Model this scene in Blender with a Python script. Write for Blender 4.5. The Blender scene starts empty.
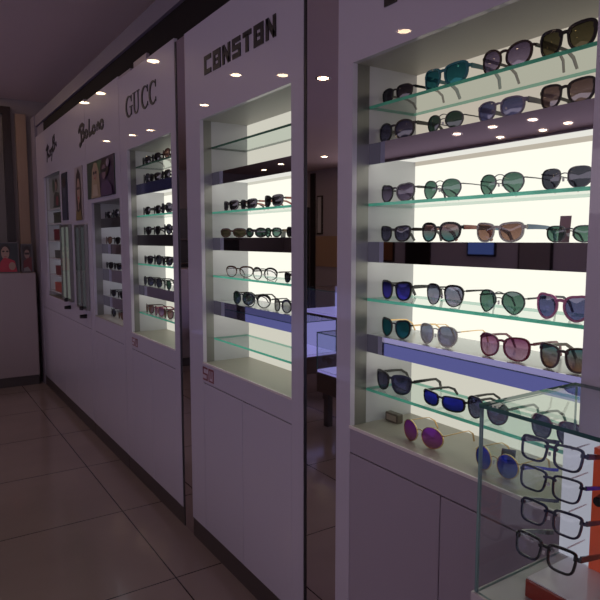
import bpy, bmesh, math, random
from mathutils import Vector, Matrix
random.seed(7)
scene = bpy.context.scene
COL = scene.collection
PI = math.pi

# ------------------------------------------------------------------ camera
F = 600.0
TH = math.atan(60 / 600.0)
PSI = math.atan(395 / 600.0 * math.cos(TH))
EYE = 1.5
fw = Vector((math.sin(PSI) * math.cos(TH), math.cos(PSI) * math.cos(TH), -math.sin(TH)))
rt = Vector((math.cos(PSI), -math.sin(PSI), 0))
up = rt.cross(fw)
cd = bpy.data.cameras.new('camera')
cam = bpy.data.objects.new('camera', cd)
COL.objects.link(cam)
cd.sensor_width = 36; cd.lens = 36.0 * F / 600.0; cd.clip_start = .02
mr = Matrix((rt, up, -fw)).transposed().to_4x4()
cam.matrix_world = Matrix.Translation((0, 0, EYE)) @ mr
scene.camera = cam
scene.view_settings.view_transform = 'Standard'
scene.view_settings.look = 'None'
scene.view_settings.exposure = 0

def at(px, py, X):
    """a measured pixel of the photograph -> the point (y, z) on the vertical plane x = X"""
    r = fw + rt * ((px - 300) / F) - up * ((py - 300) / F)
    t = X / r.x
    return r.y * t, r.z * t + EYE

# ------------------------------------------------------------------ materials
def nt(name):
    m = bpy.data.materials.new(name); m.use_nodes = True
    t = m.node_tree; t.nodes.clear()
    o = t.nodes.new('ShaderNodeOutputMaterial')
    return m, t, o

def pm(name, col, rough=.4, metal=0, coat=0, var=0, scale=8, spec=.5, emis=None, estr=0, bump=0, stretch=None):
    m, t, o = nt(name)
    b = t.nodes.new('ShaderNodeBsdfPrincipled')
    b.inputs['Base Color'].default_value = (*col, 1)
    b.inputs['Roughness'].default_value = rough
    b.inputs['Metallic'].default_value = metal
    b.inputs['Coat Weight'].default_value = coat
    b.inputs['Coat Roughness'].default_value = .02
    b.inputs['Specular IOR Level'].default_value = spec
    if emis:
        b.inputs['Emission Color'].default_value = (*emis, 1)
        b.inputs['Emission Strength'].default_value = estr
    if var or bump:
        tc = t.nodes.new('ShaderNodeTexCoord')
        mp = t.nodes.new('ShaderNodeMapping')
        if stretch: mp.inputs['Scale'].default_value = stretch
        n = t.nodes.new('ShaderNodeTexNoise'); n.inputs['Scale'].default_value = scale
        n.inputs['Detail'].default_value = 4
        t.links.new(tc.outputs['Object'], mp.inputs[0]); t.links.new(mp.outputs[0], n.inputs[0])
        if var:
            mx = t.nodes.new('ShaderNodeMix'); mx.data_type = 'RGBA'
            mx.inputs[6].default_value = (*[c * (1 - var) for c in col], 1)
            mx.inputs[7].default_value = (*[min(1, c * (1 + var)) for c in col], 1)
            t.links.new(n.outputs[0], mx.inputs[0]); t.links.new(mx.outputs[2], b.inputs['Base Color'])
        if bump:
            bp = t.nodes.new('ShaderNodeBump'); bp.inputs['Strength'].default_value = bump
            bp.inputs['Distance'].default_value = .002
            t.links.new(n.outputs[0], bp.inputs['Height']); t.links.new(bp.outputs[0], b.inputs['Normal'])
    t.links.new(b.outputs[0], o.inputs[0])
    return m

def em(name, col, s):
    m, t, o = nt(name)
    e = t.nodes.new('ShaderNodeEmission'); e.inputs[0].default_value = (*col, 1); e.inputs[1].default_value = s
    t.links.new(e.outputs[0], o.inputs[0]); return m

def glass(name, tint=(.93, .97, .96), ior=1.45, k=1.0):
    m, t, o = nt(name)
    tr = t.nodes.new('ShaderNodeBsdfTransparent'); tr.inputs[0].default_value = (*tint, 1)
    g = t.nodes.new('ShaderNodeBsdfGlossy'); g.inputs['Roughness'].default_value = .01
    fr = t.nodes.new('ShaderNodeFresnel'); fr.inputs[0].default_value = ior
    ge = t.nodes.new('ShaderNodeNewGeometry')
    inv = t.nodes.new('ShaderNodeMath'); inv.operation = 'SUBTRACT'; inv.inputs[0].default_value = 1.0   # panes reflect on their outer faces only
    t.links.new(ge.outputs['Backfacing'], inv.inputs[1])
    ml = t.nodes.new('ShaderNodeMath'); ml.operation = 'MULTIPLY'
    t.links.new(fr.outputs[0], ml.inputs[0]); t.links.new(inv.outputs[0], ml.inputs[1])
    m2 = t.nodes.new('ShaderNodeMath'); m2.operation = 'MULTIPLY'; m2.inputs[1].default_value = k
    t.links.new(ml.outputs[0], m2.inputs[0])
    mx = t.nodes.new('ShaderNodeMixShader')
    t.links.new(m2.outputs[0], mx.inputs[0]); t.links.new(tr.outputs[0], mx.inputs[1]); t.links.new(g.outputs[0], mx.inputs[2])
    t.links.new(mx.outputs[0], o.inputs[0]); return m

def edge_glass(name, col, glow=0.0):
    m, t, o = nt(name)
    tl = t.nodes.new('ShaderNodeBsdfTranslucent'); tl.inputs[0].default_value = (*col, 1)
    b = t.nodes.new('ShaderNodeBsdfPrincipled'); b.inputs['Base Color'].default_value = (*[c * .35 for c in col], 1)
    b.inputs['Roughness'].default_value = .08
    mx = t.nodes.new('ShaderNodeMixShader'); mx.inputs[0].default_value = .45
    t.links.new(tl.outputs[0], mx.inputs[1]); t.links.new(b.outputs[0], mx.inputs[2])
    t.links.new(mx.outputs[0], o.inputs[0]); return m

LENS = {}
def lens_mat(key, col, dens=.45, col2=None, mirror=.10):
    """tinted lens: see-through tint + body colour + gloss; col2 is the bottom of a graduated lens"""
    m, t, o = nt('lens_' + key)
    tr = t.nodes.new('ShaderNodeBsdfTransparent')
    d = t.nodes.new('ShaderNodeBsdfDiffuse')
    g = t.nodes.new('ShaderNodeBsdfGlossy'); g.inputs['Roughness'].default_value = .03
    m1 = t.nodes.new('ShaderNodeMixShader'); m1.inputs[0].default_value = dens
    m2 = t.nodes.new('ShaderNodeMixShader'); m2.inputs[0].default_value = mirror
    t.links.new(tr.outputs[0], m1.inputs[1]); t.links.new(d.outputs[0], m1.inputs[2])
    t.links.new(m1.outputs[0], m2.inputs[1]); t.links.new(g.outputs[0], m2.inputs[2])
    tc = t.nodes.new('ShaderNodeTexCoord'); sp = t.nodes.new('ShaderNodeSeparateXYZ')
    t.links.new(tc.outputs['Generated'], sp.inputs[0])
    def ramp(k, sock):
        mx = t.nodes.new('ShaderNodeMix'); mx.data_type = 'RGBA'
        mx.inputs[6].default_value = (*[min(1, c * k) for c in (col2 or col)], 1); mx.inputs[7].default_value = (*[min(1, c * k) for c in col], 1)
        t.links.new(sp.outputs[2], mx.inputs[0]); t.links.new(mx.outputs[2], sock)
    ramp(1.0 / max(.3, 1 - dens), tr.inputs[0]); ramp(1.3, d.inputs[0])
    if mirror > .15: ramp(1.8, g.inputs[0])
    else: g.inputs[0].default_value = (.6, .6, .65, 1)
    t.links.new(m2.outputs[0], o.inputs[0]); LENS[key] = m

lens_mat('grey', (.038, .042, .058))
lens_mat('dark', (.010, .010, .013))
lens_mat('greyblue', (.024, .026, .055), col2=(.085, .085, .14))
lens_mat('purplegrey', (.045, .034, .065), col2=(.19, .155, .235))
lens_mat('green', (.045, .10, .078), col2=(.10, .19, .15))
lens_mat('deepgreen', (.018, .04, .03))
lens_mat('teal', (.010, .05, .065), .6, (.018, .10, .11), .25)
lens_mat('tealorange', (.035, .10, .12), .7, (.20, .11, .07), .25)
lens_mat('tealrose', (.17, .10, .10), .6, (.04, .15, .155), .25)
lens_mat('blueviolet', (.010, .012, .035), .6, (.07, .06, .45), .25)
lens_mat('bluemirror', (.02, .025, .32), .7, (.012, .015, .10), .3)
lens_mat('blue', (.05, .06, .12), .5, (.075, .08, .19), .12)
lens_mat('brown', (.12, .065, .05), .45, (.22, .13, .10))
lens_mat('redbrown', (.075, .05, .042), .6, (.14, .10, .09), .15)
lens_mat('olive', (.04, .036, .02), .6, (.08, .072, .04), .2)
lens_mat('rose', (.11, .028, .08), .4, (.40, .25, .34))
lens_mat('purplemirror', (.20, .035, .30), .7, (.15, .07, .09), .25)
lens_mat('cobalt', (.015, .03, .40), .7, (.05, .085, .19), .25)
lens_mat('greysteel', (.10, .13, .19), .5, (.20, .18, .22), .15)
lens_mat('clear', (.93, .93, .95), .05, mirror=.06)
lens_mat('smoke', (.25, .26, .26), .3)

M = {}
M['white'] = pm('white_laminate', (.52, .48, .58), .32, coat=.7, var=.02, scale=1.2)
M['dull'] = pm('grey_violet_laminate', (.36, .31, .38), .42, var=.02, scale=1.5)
M['inner'] = pm('white_lining', (.50, .505, .52), .22)
M['soffit'] = pm('beige_lining', (.42, .40, .37), .45)
M['alu'] = pm('brushed_aluminium', (.23, .226, .22), .38, metal=.75, var=.12, scale=30, stretch=(1, 1, .04))
M['ledge'] = pm('beige_ledge_board', (.33, .30, .255), .4, var=.05, scale=20)
M['trimlight'] = pm('pale_edge_trim', (.75, .68, .68), .25)
M['kick'] = pm('dark_plinth', (.06, .045, .045), .4)
M['mirror'] = pm('dark_mirror', (.82, .78, .84), .015, metal=1)
M['mirrorband'] = pm('smoked_mirror', (.42, .43, .54), .02, metal=1)
M['bluepanel'] = pm('navy_strip', (.02, .03, .1), .2)
M['blackstrip'] = pm('black_gloss_strip', (.012, .012, .016), .3)
M['black'] = pm('black_acetate', (.01, .01, .012), .18, coat=.3)
M['blackmatte'] = pm('black_lettering', (.012, .01, .014), .35)
M['glass'] = glass('clear_glass', (.90, .965, .945))
M['glassdoor'] = glass('showcase_glass', (.95, .975, .965))
M['gedge'] = edge_glass('green_glass_edge', (.20, .80, .64))
M['gedgedark'] = edge_glass('dark_green_glass_edge', (.07, .2, .18))
M['gedgeunlit'] = edge_glass('unlit_green_glass_edge', (.08, .16, .14))  # lack of light on the top shelf edges put into a darker tint
M['gedgegrey'] = edge_glass('grey_glass_edge', (.30, .42, .46))
M['led'] = em('led_strip', (1, .97, .84), 3.0)
M['opal'] = em('opal_diffuser', (1, .985, .9), .80)
M['opaldim'] = em('dim_opal_diffuser', (.95, .93, 1), .30)
M['violetled'] = em('violet_led_panel', (.45, .44, 1.0), .55)
M['violetdeck'] = pm('violet_white_deck', (.55, .54, .72), .3, emis=(.42, .40, 1.0), estr=.45)
M['lamp'] = em('warm_downlight', (1, .70, .42), 30.0)
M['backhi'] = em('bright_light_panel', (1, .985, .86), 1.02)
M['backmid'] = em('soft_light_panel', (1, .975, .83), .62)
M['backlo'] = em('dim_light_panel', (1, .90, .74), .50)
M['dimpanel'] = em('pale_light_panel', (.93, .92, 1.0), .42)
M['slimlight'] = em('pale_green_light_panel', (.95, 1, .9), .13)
M['slimdark'] = em('blue_grey_light_panel', (.85, .92, 1), .045)
M['dimlo'] = em('faint_light_panel', (.95, .93, 1.0), .14)
M['chrome'] = pm('chrome', (.7, .7, .7), .15, metal=1)
M['red'] = pm('red_acrylic', (.30, .035, .022), .3, coat=.3)
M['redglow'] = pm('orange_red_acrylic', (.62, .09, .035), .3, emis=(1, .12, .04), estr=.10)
M['acrylic'] = pm('white_acrylic', (.82, .8, .84), .15, coat=.3)
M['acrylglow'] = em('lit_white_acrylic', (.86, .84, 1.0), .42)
M['deck'] = pm('grey_white_deck', (.5, .46, .48), .12)
M['brown'] = pm('brown_wood_base', (.09, .055, .045), .3, var=.2, scale=12, stretch=(1, .1, 1))
M['wood'] = pm('reddish_wood', (.24, .07, .04), .35, var=.2, scale=30)

def frame_mat(name, col, rough=.2, metal=0): M[name] = pm('frame_' + name, col, rough, metal, coat=0 if metal else .3)
frame_mat('brownblack', (.03, .014, .012)); frame_mat('gunmetal', (.10, .10, .11), .25, .9); frame_mat('silver', (.75, .74, .72), .2, 1)
frame_mat('gold', (.75, .52, .28), .22, 1); frame_mat('turquoise', (.015, .16, .19)); frame_mat('lilacgrey', (.22, .20, .27))
frame_mat('greyplastic', (.16, .15, .17)); frame_mat('clearframe', (.60, .59, .55)); frame_mat('blueplastic', (.12, .22, .36))
frame_mat('pink', (.66, .24, .44)); frame_mat('burgundy', (.20, .025, .055)); frame_mat('tortoise', (.075, .035, .02)); frame_mat('redwood', (.36, .10, .07))
frame_mat('deepgreenp', (.012, .035, .025)); frame_mat('navy', (.015, .018, .05)); frame_mat('royal', (.03, .04, .42)); frame_mat('lightwood', (.5, .36, .24))

# ------------------------------------------------------------------ object helpers
LABELS = {}
def link(o, parent=None):
    COL.objects.link(o)
    if parent is not None: o.parent = parent
    return o
def thing(name, label, cat, loc=(0, 0, 0), rz=0, group=None):
    o = bpy.data.objects.new(name, None); o.location = loc; o.rotation_euler = (0, 0, rz)
    o.empty_display_size = .05
    return tag(link(o), label, cat, group)
def tag(o, label, cat, group=None):
    n = len(label.split()); assert 4 <= n <= 16, (n, label)
    assert label not in LABELS, label
    LABELS[label] = 1
    o['label'] = label; o['category'] = cat
    if group: o['group'] = group
    return o
def obj(name, bm, mats, parent=None, smooth=False, bevel=0, label=None):
    if isinstance(mats, bpy.types.Material): mats = [mats]
    me = bpy.data.meshes.new(name)
    bmesh.ops.recalc_face_normals(bm, faces=bm.faces)
    bm.to_mesh(me); bm.free()
    for m in mats: me.materials.append(m)
    if smooth:
        for p in me.polygons: p.use_smooth = True
    o = bpy.data.objects.new(name, me); link(o, parent)
    if bevel:
        b = o.modifiers.new('bevel', 'BEVEL'); b.width = bevel; b.segments = 2; b.limit_method = 'ANGLE'
    if label: o['label'] = label
    return o
def struct(name, bm, mats, bevel=0):
    o = obj(name, bm, mats, None, bevel=bevel); o['kind'] = 'structure'; return o
def BM(): return bmesh.new()
def box(bm, x0, x1, y0, y1, z0, z1, mi=0):
    v = [bm.verts.new((x, y, z)) for x in (x0, x1) for y in (y0, y1) for z in (z0, z1)]
    fs = []
    for q in ((0, 1, 3, 2), (4, 6, 7, 5), (0, 4, 5, 1), (2, 3, 7, 6), (0, 2, 6, 4), (1, 5, 7, 3)):
        f = bm.faces.new([v[i] for i in q]); f.material_index = mi; fs.append(f)
    return fs
def boxo(name, b, m, parent=None, bevel=0, label=None):
    bm = BM(); box(bm, *b); return obj(name, bm, m, parent, bevel=bevel, label=label)
def pane(name, b, parent, thin, medge=None, mface=None):
    """glass sheet: the two broad faces clear, the four narrow ones green"""
    bm = BM(); fs = box(bm, *b)
    broad = {'x': (0, 1), 'y': (2, 3), 'z': (4, 5)}[thin]
    for i, f in enumerate(fs): f.material_index = 0 if i in broad else 1
    return obj(name, bm, [mface or M['glass'], medge or M['gedge']], parent)
def cyl(bm, p0, p1, r0, r1=None, n=14, mi=0, cap=True):
    r1 = r0 if r1 is None else r1
    p0 = Vector(p0); p1 = Vector(p1); d = (p1 - p0).normalized()
    a = d.orthogonal().normalized(); b = d.cross(a)
    R = [[bm.verts.new(p + (a * math.cos(2 * PI * i / n) + b * math.sin(2 * PI * i / n)) * r) for i in range(n)] for p, r in ((p0, r0), (p1, r1))]
    for i in range(n):
        bm.faces.new((R[0][i], R[0][(i + 1) % n], R[1][(i + 1) % n], R[1][i])).material_index = mi
    if cap:
        bm.faces.new(R[0][::-1]).material_index = mi; bm.faces.new(R[1]).material_index = mi
def sweep(bm, pts, sizes, side=Vector((1, 0, 0)), mi=0):
    """rectangular bar along pts; sizes = (thickness along side, height) per point"""
    rings = []
    n = len(pts)
    for i, p in enumerate(pts):
        p = Vector(p)
        d = (Vector(pts[min(i + 1, n - 1)]) - Vector(pts[max(i - 1, 0)])).normalized()
        s = (side - d * side.dot(d)).normalized(); u = d.cross(s)
        w, hh = sizes[i] if isinstance(sizes, list) else sizes
        w /= 2; hh /= 2
        rings.append([bm.verts.new(p + s * a * w + u * b * hh) for a, b in ((-1, -1), (1, -1), (1, 1), (-1, 1))])
    for A, B in zip(rings, rings[1:]):
        for k in range(4): bm.faces.new((A[k], A[(k + 1) % 4], B[(k + 1) % 4], B[k])).material_index = mi
    bm.faces.new(rings[0][::-1]).material_index = mi; bm.faces.new(rings[-1]).material_index = mi
def poly(bm, pts, mi=0):
    f = bm.faces.new([bm.verts.new(p) for p in pts]); f.material_index = mi; return f

# ------------------------------------------------------------------ eyewear
def sgnpow(c, e): return math.copysign(abs(c) ** e, c)
def outline(style, a, b, n=32):
    NT, NB = {'wayfarer': (3.8, 2.4), 'aviator': (2.3, 1.95), 'round': (2.0, 2.0), 'cateye': (2.5, 2.0), 'rect': (4.2, 2.8), 'oversize': (2.3, 2.05), 'butterfly': (2.4, 2.1),
              'hex': (2.8, 2.4), 'club': (2.7, 2.0), 'soft': (2.9, 2.2), 'box': (5.5, 3.6)}[style]
    out = []
    for i in range(n):
        th = 2 * PI * i / n
        c = math.cos(th); s = math.sin(th); N = NT if s > 0 else NB
        u = a * sgnpow(c, 2 / N); v = b * sgnpow(s, 2 / N)
        U, V = u / a, v / b
        if style == 'wayfarer': u *= 1 + .12 * V - .04; v += .10 * b * U * max(0, V) - .04 * b * max(0, V) * max(0, -U)
        elif style == 'aviator': u = u * (1 - .22 * max(0, -V)) + .12 * a * max(0, -V); v -= .06 * b * max(0, -V) * (1 - abs(U - .2))
        elif style == 'cateye': v += .26 * b * max(0, U) * max(0, V + .2); u *= 1 + .12 * V - .04; v -= .03 * b
        elif style == 'butterfly': u *= 1 + .10 * V if U > 0 else 1; v *= 1 + .12 * U; v += .05 * b * U
        elif style == 'hex': v *= 1 + .10 * U; u *= 1 + .08 * V - .02
        elif style == 'rect': v += .06 * b * U * max(0, V); u *= 1 + .05 * V
        elif style == 'soft': u *= 1 + .09 * V - .02
        elif style == 'box': u *= 1 + .07 * V - .02; v += .05 * b * U * max(0, V)
        elif style == 'club': u *= 1 + .07 * V - .02
        out.append((u, v))
    return out

WRAP = 2.3
def make_eyewear(root, style, W, H, rim, fm, lens, tm, bridge='plastic', brow=0, th_temple=.006, temple_len=.135,
                 rimless_bottom=False, gap=None, tip_drop=True, depth=.0035, name_lens='lens', nose_pads=None, wrap=WRAP):
    """one pair of glasses, local frame: x along the front, y back along the temples, z up, resting on z = 0"""
    metal = bridge != 'plastic'
    gap = gap if gap is not None else (.018 if metal else .016)
    a = (W / 2 - gap / 2) / 2 - rim * .5
    b = H / 2 - rim
    cx = gap / 2 + a + rim * .5
    zc = H / 2
    def P(x, z, dy=0.0): return Vector((x, wrap * x * x + dy, z))
    pts = outline(style, a, b)
    # front frame: two rims, bridge, end pieces
    bm = BM()
    n = len(pts)
    for s in (-1, 1):
        rings = []
        for k in range(4):
            ring = []
            for (u, v) in pts:
                L = math.hypot(u / a, v / b) or 1
                nx, nz = u / a / a, v / b / b
                l = math.hypot(nx, nz); nx /= l; nz /= l
                w = rim * (1 + brow * max(0, nz) ** .7)
                if rimless_bottom and nz < -.2: w = rim * .22
                off = -.0004 if k in (0, 3) else w
                dy = (-depth * .5 if k in (0, 1) else depth * .5)
                ring.append(bm.verts.new(P(s * (cx + u + nx * off), zc + v + nz * off, dy)))
            rings.append(ring)
        for A, B in ((0, 1), (1, 2), (2, 3), (3, 0)):
            for i in range(n):
                j = (i + 1) % n
                bm.faces.new((rings[A][i], rings[A][j], rings[B][j], rings[B][i]))
    xi = cx - a
    def bar(z0, zm, hh, dd=depth):
        e = .0035
        ps = [P(x, z0 + (zm - z0) * (1 - (x / (xi + e)) ** 2)) for x in [(-1 + i / 3.0) * (xi + e) for i in range(7)]]
        sweep(bm, ps, (dd, hh), side=Vector((0, 1, 0)))
    if bridge == 'plastic': bar(zc + b * .50, zc + b * .66, max(.0045, rim * 1.4))
    elif bridge == 'double': bar(zc + b * .75, zc + b * .92, .002, .002); bar(zc + b * .25, zc + b * .38, .002, .002)
    elif bridge == 'browbar': bar(zc + b * .55, zc + b * .7, .003, .003)
    else: bar(zc + b * .30, zc + b * .5, .0022, .0022)
    zh = zc + b * (.62 if style not in ('aviator', 'round') else .45)
    xo = cx + a + rim
    for s in (-1, 1):
        eh = .003 if metal else max(.005, th_temple * .9)
        sweep(bm, [P(s * (xo - rim * 1.2 - .002), zh), P(s * (xo + .0015), zh, .001), P(s * (xo + .0025), zh, .007)], (.003, eh), side=Vector((0, 1, 0)) if False else Vector((s, .3, 0)))
    ff = obj('front_frame', bm, M[fm], root)
    # nose pads
    if metal or nose_pads:
        for s in (-1, 1):
            bm = BM()
            cyl(bm, P(s * (xi - .001), zc + b * .05, .001), P(s * (xi - .004), zc - b * .1, .007), .0007, n=6)
            cyl(bm, P(s * (xi - .004), zc - b * .28, .006), P(s * (xi - .0035), zc + b * .08, .0075), .0026, .0022, n=8)
            obj('nose_pad', bm, M['acrylic'], root)
    # lenses
    for s in (-1, 1):
        bm = BM()
        R = []
        for f in (0, .5, 1):
            if f == 0: R.append([bm.verts.new(P(s * cx, zc, -.0022))])
            else: R.append([bm.verts.new(P(s * (cx + u * f), zc + v * f, -.0022 * (1 - f * f))) for u, v in pts])
        for i in range(n):
            j = (i + 1) % n
            bm.faces.new((R[0][0], R[1][i], R[1][j])); bm.faces.new((R[1][i], R[2][i], R[2][j], R[1][j]))
        lo = obj(name_lens, bm, LENS[lens], root, smooth=True)
    # temples
    y0 = wrap * xo * xo + .008
    th_temple *= 1.25 if not metal else 1
    zt = .0025 + (0 if tip_drop else zh * .8)
    for s in (-1, 1):
        bm = BM()
        X = xo + .0015
        bend = temple_len * .70
        ps = [(s * X, y0, zh), (s * (X + .001), y0 + .03, zh), (s * X, y0 + bend * .75, zh - .001), (s * (X - .002), y0 + bend, zh - .003),
              (s * (X - .005), y0 + temple_len * .86, zh * .62 + zt * .3), (s * (X - .009), y0 + temple_len - .008, zt + .001)]
        t0 = th_temple; tw = .0022 if metal else .0032
        sz = [(tw, t0), (tw, t0 * .9), (tw, t0 * .75), (tw, t0 * .75), (tw + .0006, max(.0035, t0 * .85)), (tw + .0004, max(.003, t0 * .7))]
        if metal: sz[-1] = (.003, .004); sz[-2] = (.003, .0042)
        sweep(bm, ps, sz)
        obj('temple', bm, M[tm], root)
    return root

D = 1.15                      # cabinet fronts
SH = D + .065                 # front edge of shelves
BACK = D + .262               # lit back panels
XG = D + .088                 # fronts of the eyewear

def on_shelf(pl, pr, pt, pb, z, text, cat='sunglasses', group=None, rz=0, Wc=(.122, .152), Hc=(.037, .060), X=XG, noun='sunglasses', **kw):
    yl, _ = at(pl, (pt + pb) / 2, X); yr, _ = at(pr, (pt + pb) / 2, X)
    H = at(pl, pt, X)[1] - at(pl, pb, X)[1]
    W = min(max((yl - yr) * 1.03, Wc[0]), Wc[1]); H = min(max(H * .88, Hc[0]), Hc[1])
    r = thing('sunglasses' if cat == 'sunglasses' else 'eyeglasses', text, cat, (X, (yl + yr) / 2 + .006, z + .0005), -PI / 2 + rz, group)
    make_eyewear(r, W=W, H=H, **kw)
    return r

# ------------------------------------------------------------------ cabinets
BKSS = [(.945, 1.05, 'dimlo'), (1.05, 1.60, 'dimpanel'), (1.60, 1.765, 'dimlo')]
def cabinet(name, label, y0, y1, oy0, oy1, oz0, oz1, doors, glass_z, box_z, backs, low='white', ztop=2.462, kick=True, valance='mirrorband', seam=None, ledge_front=True, SH=SH, BK=BACK, hdr=None, group='white wall display cabinets'):
    t = thing(name, label, 'cabinet', (D, (y0 + y1) / 2, 0), 0, group)
    off = Vector((D, (y0 + y1) / 2, 0))
    def part(nm, bm, m, parent=t, bevel=0, lab=None, ):
        bmesh.ops.translate(bm, verts=bm.verts, vec=-off)
        return obj(nm, bm, m, parent, bevel=bevel, label=lab)
    def pbox(nm, b, m, parent=t, bevel=0, lab=None):
        bm = BM(); box(bm, *b); return part(nm, bm, m, parent, bevel, lab)
    T = D + .018
    pbox('header_panel', (D, T, y0, y1, oz1, hdr or ztop), M['white'])
    a = min(d[0] for d in doors); b_ = max(d[1] for d in doors)
    if a > oy0 - .004 and b_ < oy1 + .004:          # full-height stiles either side of the opening and the doors
        pbox('stile', (D, T, y0, oy0, .10, oz1 - .0003), M['white']); pbox('stile', (D, T, oy1, y1, .10, oz1 - .0003), M['white'])
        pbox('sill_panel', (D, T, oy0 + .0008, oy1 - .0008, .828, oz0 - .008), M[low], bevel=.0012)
    else:
        pbox('stile', (D, T, y0, oy0, oz0, oz1 - .0003), M['white']); pbox('stile', (D, T, oy1, y1, oz0, oz1 - .0003), M['white'])
        pbox('sill_panel', (D, T, y0, y1, .828, oz0 - .0003), M[low])
        if a - y0 > .01: pbox('side_filler', (D, T, y0, a - .002, .10, .824), M['white'])
        if y1 - b_ > .01: pbox('side_filler', (D, T, b_ + .002, y1, .10, .824), M['white'])
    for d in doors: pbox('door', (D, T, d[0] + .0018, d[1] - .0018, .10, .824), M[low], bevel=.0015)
    pbox('side_panel', (D + .02, D + .271, y0 + .001, y0 + .016, .0, ztop), M['white']); pbox('side_panel', (D + .02, D + .271, y1 - .016, y1 - .001, .0, ztop), M['white'])
    pbox('back_panel', (D + .272, D + .285, y0, y1, 0, ztop), M['white']); pbox('top_panel', (D + .02, BK + .008, y0 + .017, y1 - .017, ztop - .02, ztop), M['white'])
    pbox('toe_kick', (D + .004, D + .019, y0, y1, 0, .098), M['kick'])
    # lined opening
    for (p, q) in ((oy1, oy1 + .006), (oy0 - .006, oy0)): pbox('reveal_trim', (D + .0185, SH, p, q, oz0, oz1), M['alu'], lab='brushed grey metal reveal')
    for (p, q) in ((oy1, oy1 + .008), (oy0 - .008, oy0)): pbox('side_lining', (SH, BK + .008, p, q, oz0, oz1), M['inner'])
    pbox('top_lining', (D + .0185, BK + .008, oy0 - .006, oy1 + .006, oz1, oz1 + .01), M['soffit'])
    lg = pbox('display_ledge', (D + .002, BK + .008, oy0 - .006, oy1 + .006, oz0 - .02, oz0), M['ledge'], lab='beige ledge board')
    if ledge_front: pbox('edge_trim', (D - .003, D + .0018, oy0 - .002, oy1 + .002, oz0 - .006, oz0 + .003), M['trimlight'], lg)
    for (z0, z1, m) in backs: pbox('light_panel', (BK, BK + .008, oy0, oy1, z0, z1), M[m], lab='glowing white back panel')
    for z in glass_z:
        bm = BM(); fs = box(bm, SH, BK - .010, oy0 + .001, oy1 - .001, z - .009, z)
        for i, f in enumerate(fs): f.material_index = 0 if i in (4, 5) else 1
        part('glass_shelf', bm, [M['glass'], M['gedgeunlit'] if z > 1.92 else M['gedge']])
    for k, (zt, zb) in enumerate(box_z):
        s = pbox('light_shelf', (SH + .007, BK - .004, oy0 + .001, oy1 - .001, zt - .010, zt), M['inner'])
        pbox('bottom_board', (SH + .007, BK - .004, oy0 + .001, oy1 - .001, zb + .022, zb + .030), M['opaldim'] if backs is BKSS else M['opal'], s)
        pbox('mirror_valance', (SH, SH + .006, oy0 + .001, oy1 - .001, zb, zt), M[valance[k] if isinstance(valance, (list, tuple)) else valance], s, lab='dark mirrored front strip')
        pbox('light_strip', (SH + .020, SH + .042, oy0 + .02, oy1 - .02, zb + .014, zb + .021), M['led'] if backs is not BKSS else M['dimled'], s)
    return t, part
M['dimled'] = em('dim_led_strip', (.93, .92, 1), 1.0)

OZ0 = .912
GZ = [1.908, 1.613, 1.317, 1.028]
BZ = [(1.794, 1.731), (1.494, 1.431), (1.202, 1.145)]
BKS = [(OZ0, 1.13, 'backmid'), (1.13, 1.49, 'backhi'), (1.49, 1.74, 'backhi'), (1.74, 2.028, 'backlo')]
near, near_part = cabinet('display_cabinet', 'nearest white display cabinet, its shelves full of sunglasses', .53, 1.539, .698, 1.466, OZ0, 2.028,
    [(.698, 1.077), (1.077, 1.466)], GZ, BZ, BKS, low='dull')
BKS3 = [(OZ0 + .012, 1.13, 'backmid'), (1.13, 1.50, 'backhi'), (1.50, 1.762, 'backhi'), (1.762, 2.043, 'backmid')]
mid, mid_part = cabinet('display_cabinet', 'middle white display cabinet with block lettering and half-empty shelves', 1.735, 2.75, 1.812, 2.590, OZ0 + .012, 2.043,
    [(1.812, 2.201), (2.201, 2.590)], [1.926, 1.630, 1.335, 1.038], [(1.809, 1.752), (1.510, 1.4525), (1.215, 1.150)], BKS3, SH=D + .057, BK=D + .245)
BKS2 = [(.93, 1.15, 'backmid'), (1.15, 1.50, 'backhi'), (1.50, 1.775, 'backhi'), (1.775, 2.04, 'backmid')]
far, far_part = cabinet('display_cabinet', 'white display cabinet with thin serif lettering, beside the far mirror', 2.88, 3.80, 2.945, 3.665, .93, 2.04,
    [(2.945, 3.32), (3.32, 3.665)], [1.943, 1.648, 1.356, 1.055], [(1.835, 1.772), (1.530, 1.467), (1.222, 1.163)], BKS2, valance=['bluepanel', 'blackstrip', 'mirrorband'], SH=D + .052, BK=D + .228, hdr=2.480)
small, small_part = cabinet('display_cabinet', 'white cabinet under the wide woman poster, short dim shelves', 3.805, 4.64, 3.84, 4.53, .945, 1.765,
    [(3.84, 4.25), (4.25, 4.53)], [], [(1.655, 1.588), (1.470, 1.402), (1.290, 1.205), (1.092, 1.020)], BKSS, valance=['blackstrip', 'mirrorband', 'mirrorband', 'mirrorband'], ledge_front=False, hdr=2.502)
SE = D + .024
BKSE = [(.965, 1.25, 'dimlo'), (1.25, 1.70, 'dimlo'), (1.70, 2.10, 'dimlo')]
endc, end_part = cabinet('display_cabinet', 'farthest white cabinet holding red and orange boxes, by the end wall', 4.645, 6.60, 5.56, 6.26, .965, 2.10,
    [(4.66, 5.14), (5.14, 5.62), (5.62, 6.10), (6.10, 6.58)], [], [], BKSE, ledge_front=False, SH=SE, hdr=2.524)
for z in (1.790, 1.655, 1.495, 1.330, 1.175, 1.015):
    bm = BM(); box(bm, SE, D + .255, 5.562, 6.258, z - .012, z); end_part('shelf_board', bm, M['inner'])
for z in (1.64, 1.45, 1.255, 1.00):
    bm = BM(); box(bm, SE + .16, D + .256, 5.60, 6.2, z + .005, z + .045); end_part('light_strip', bm, M['dimled'])
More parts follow.
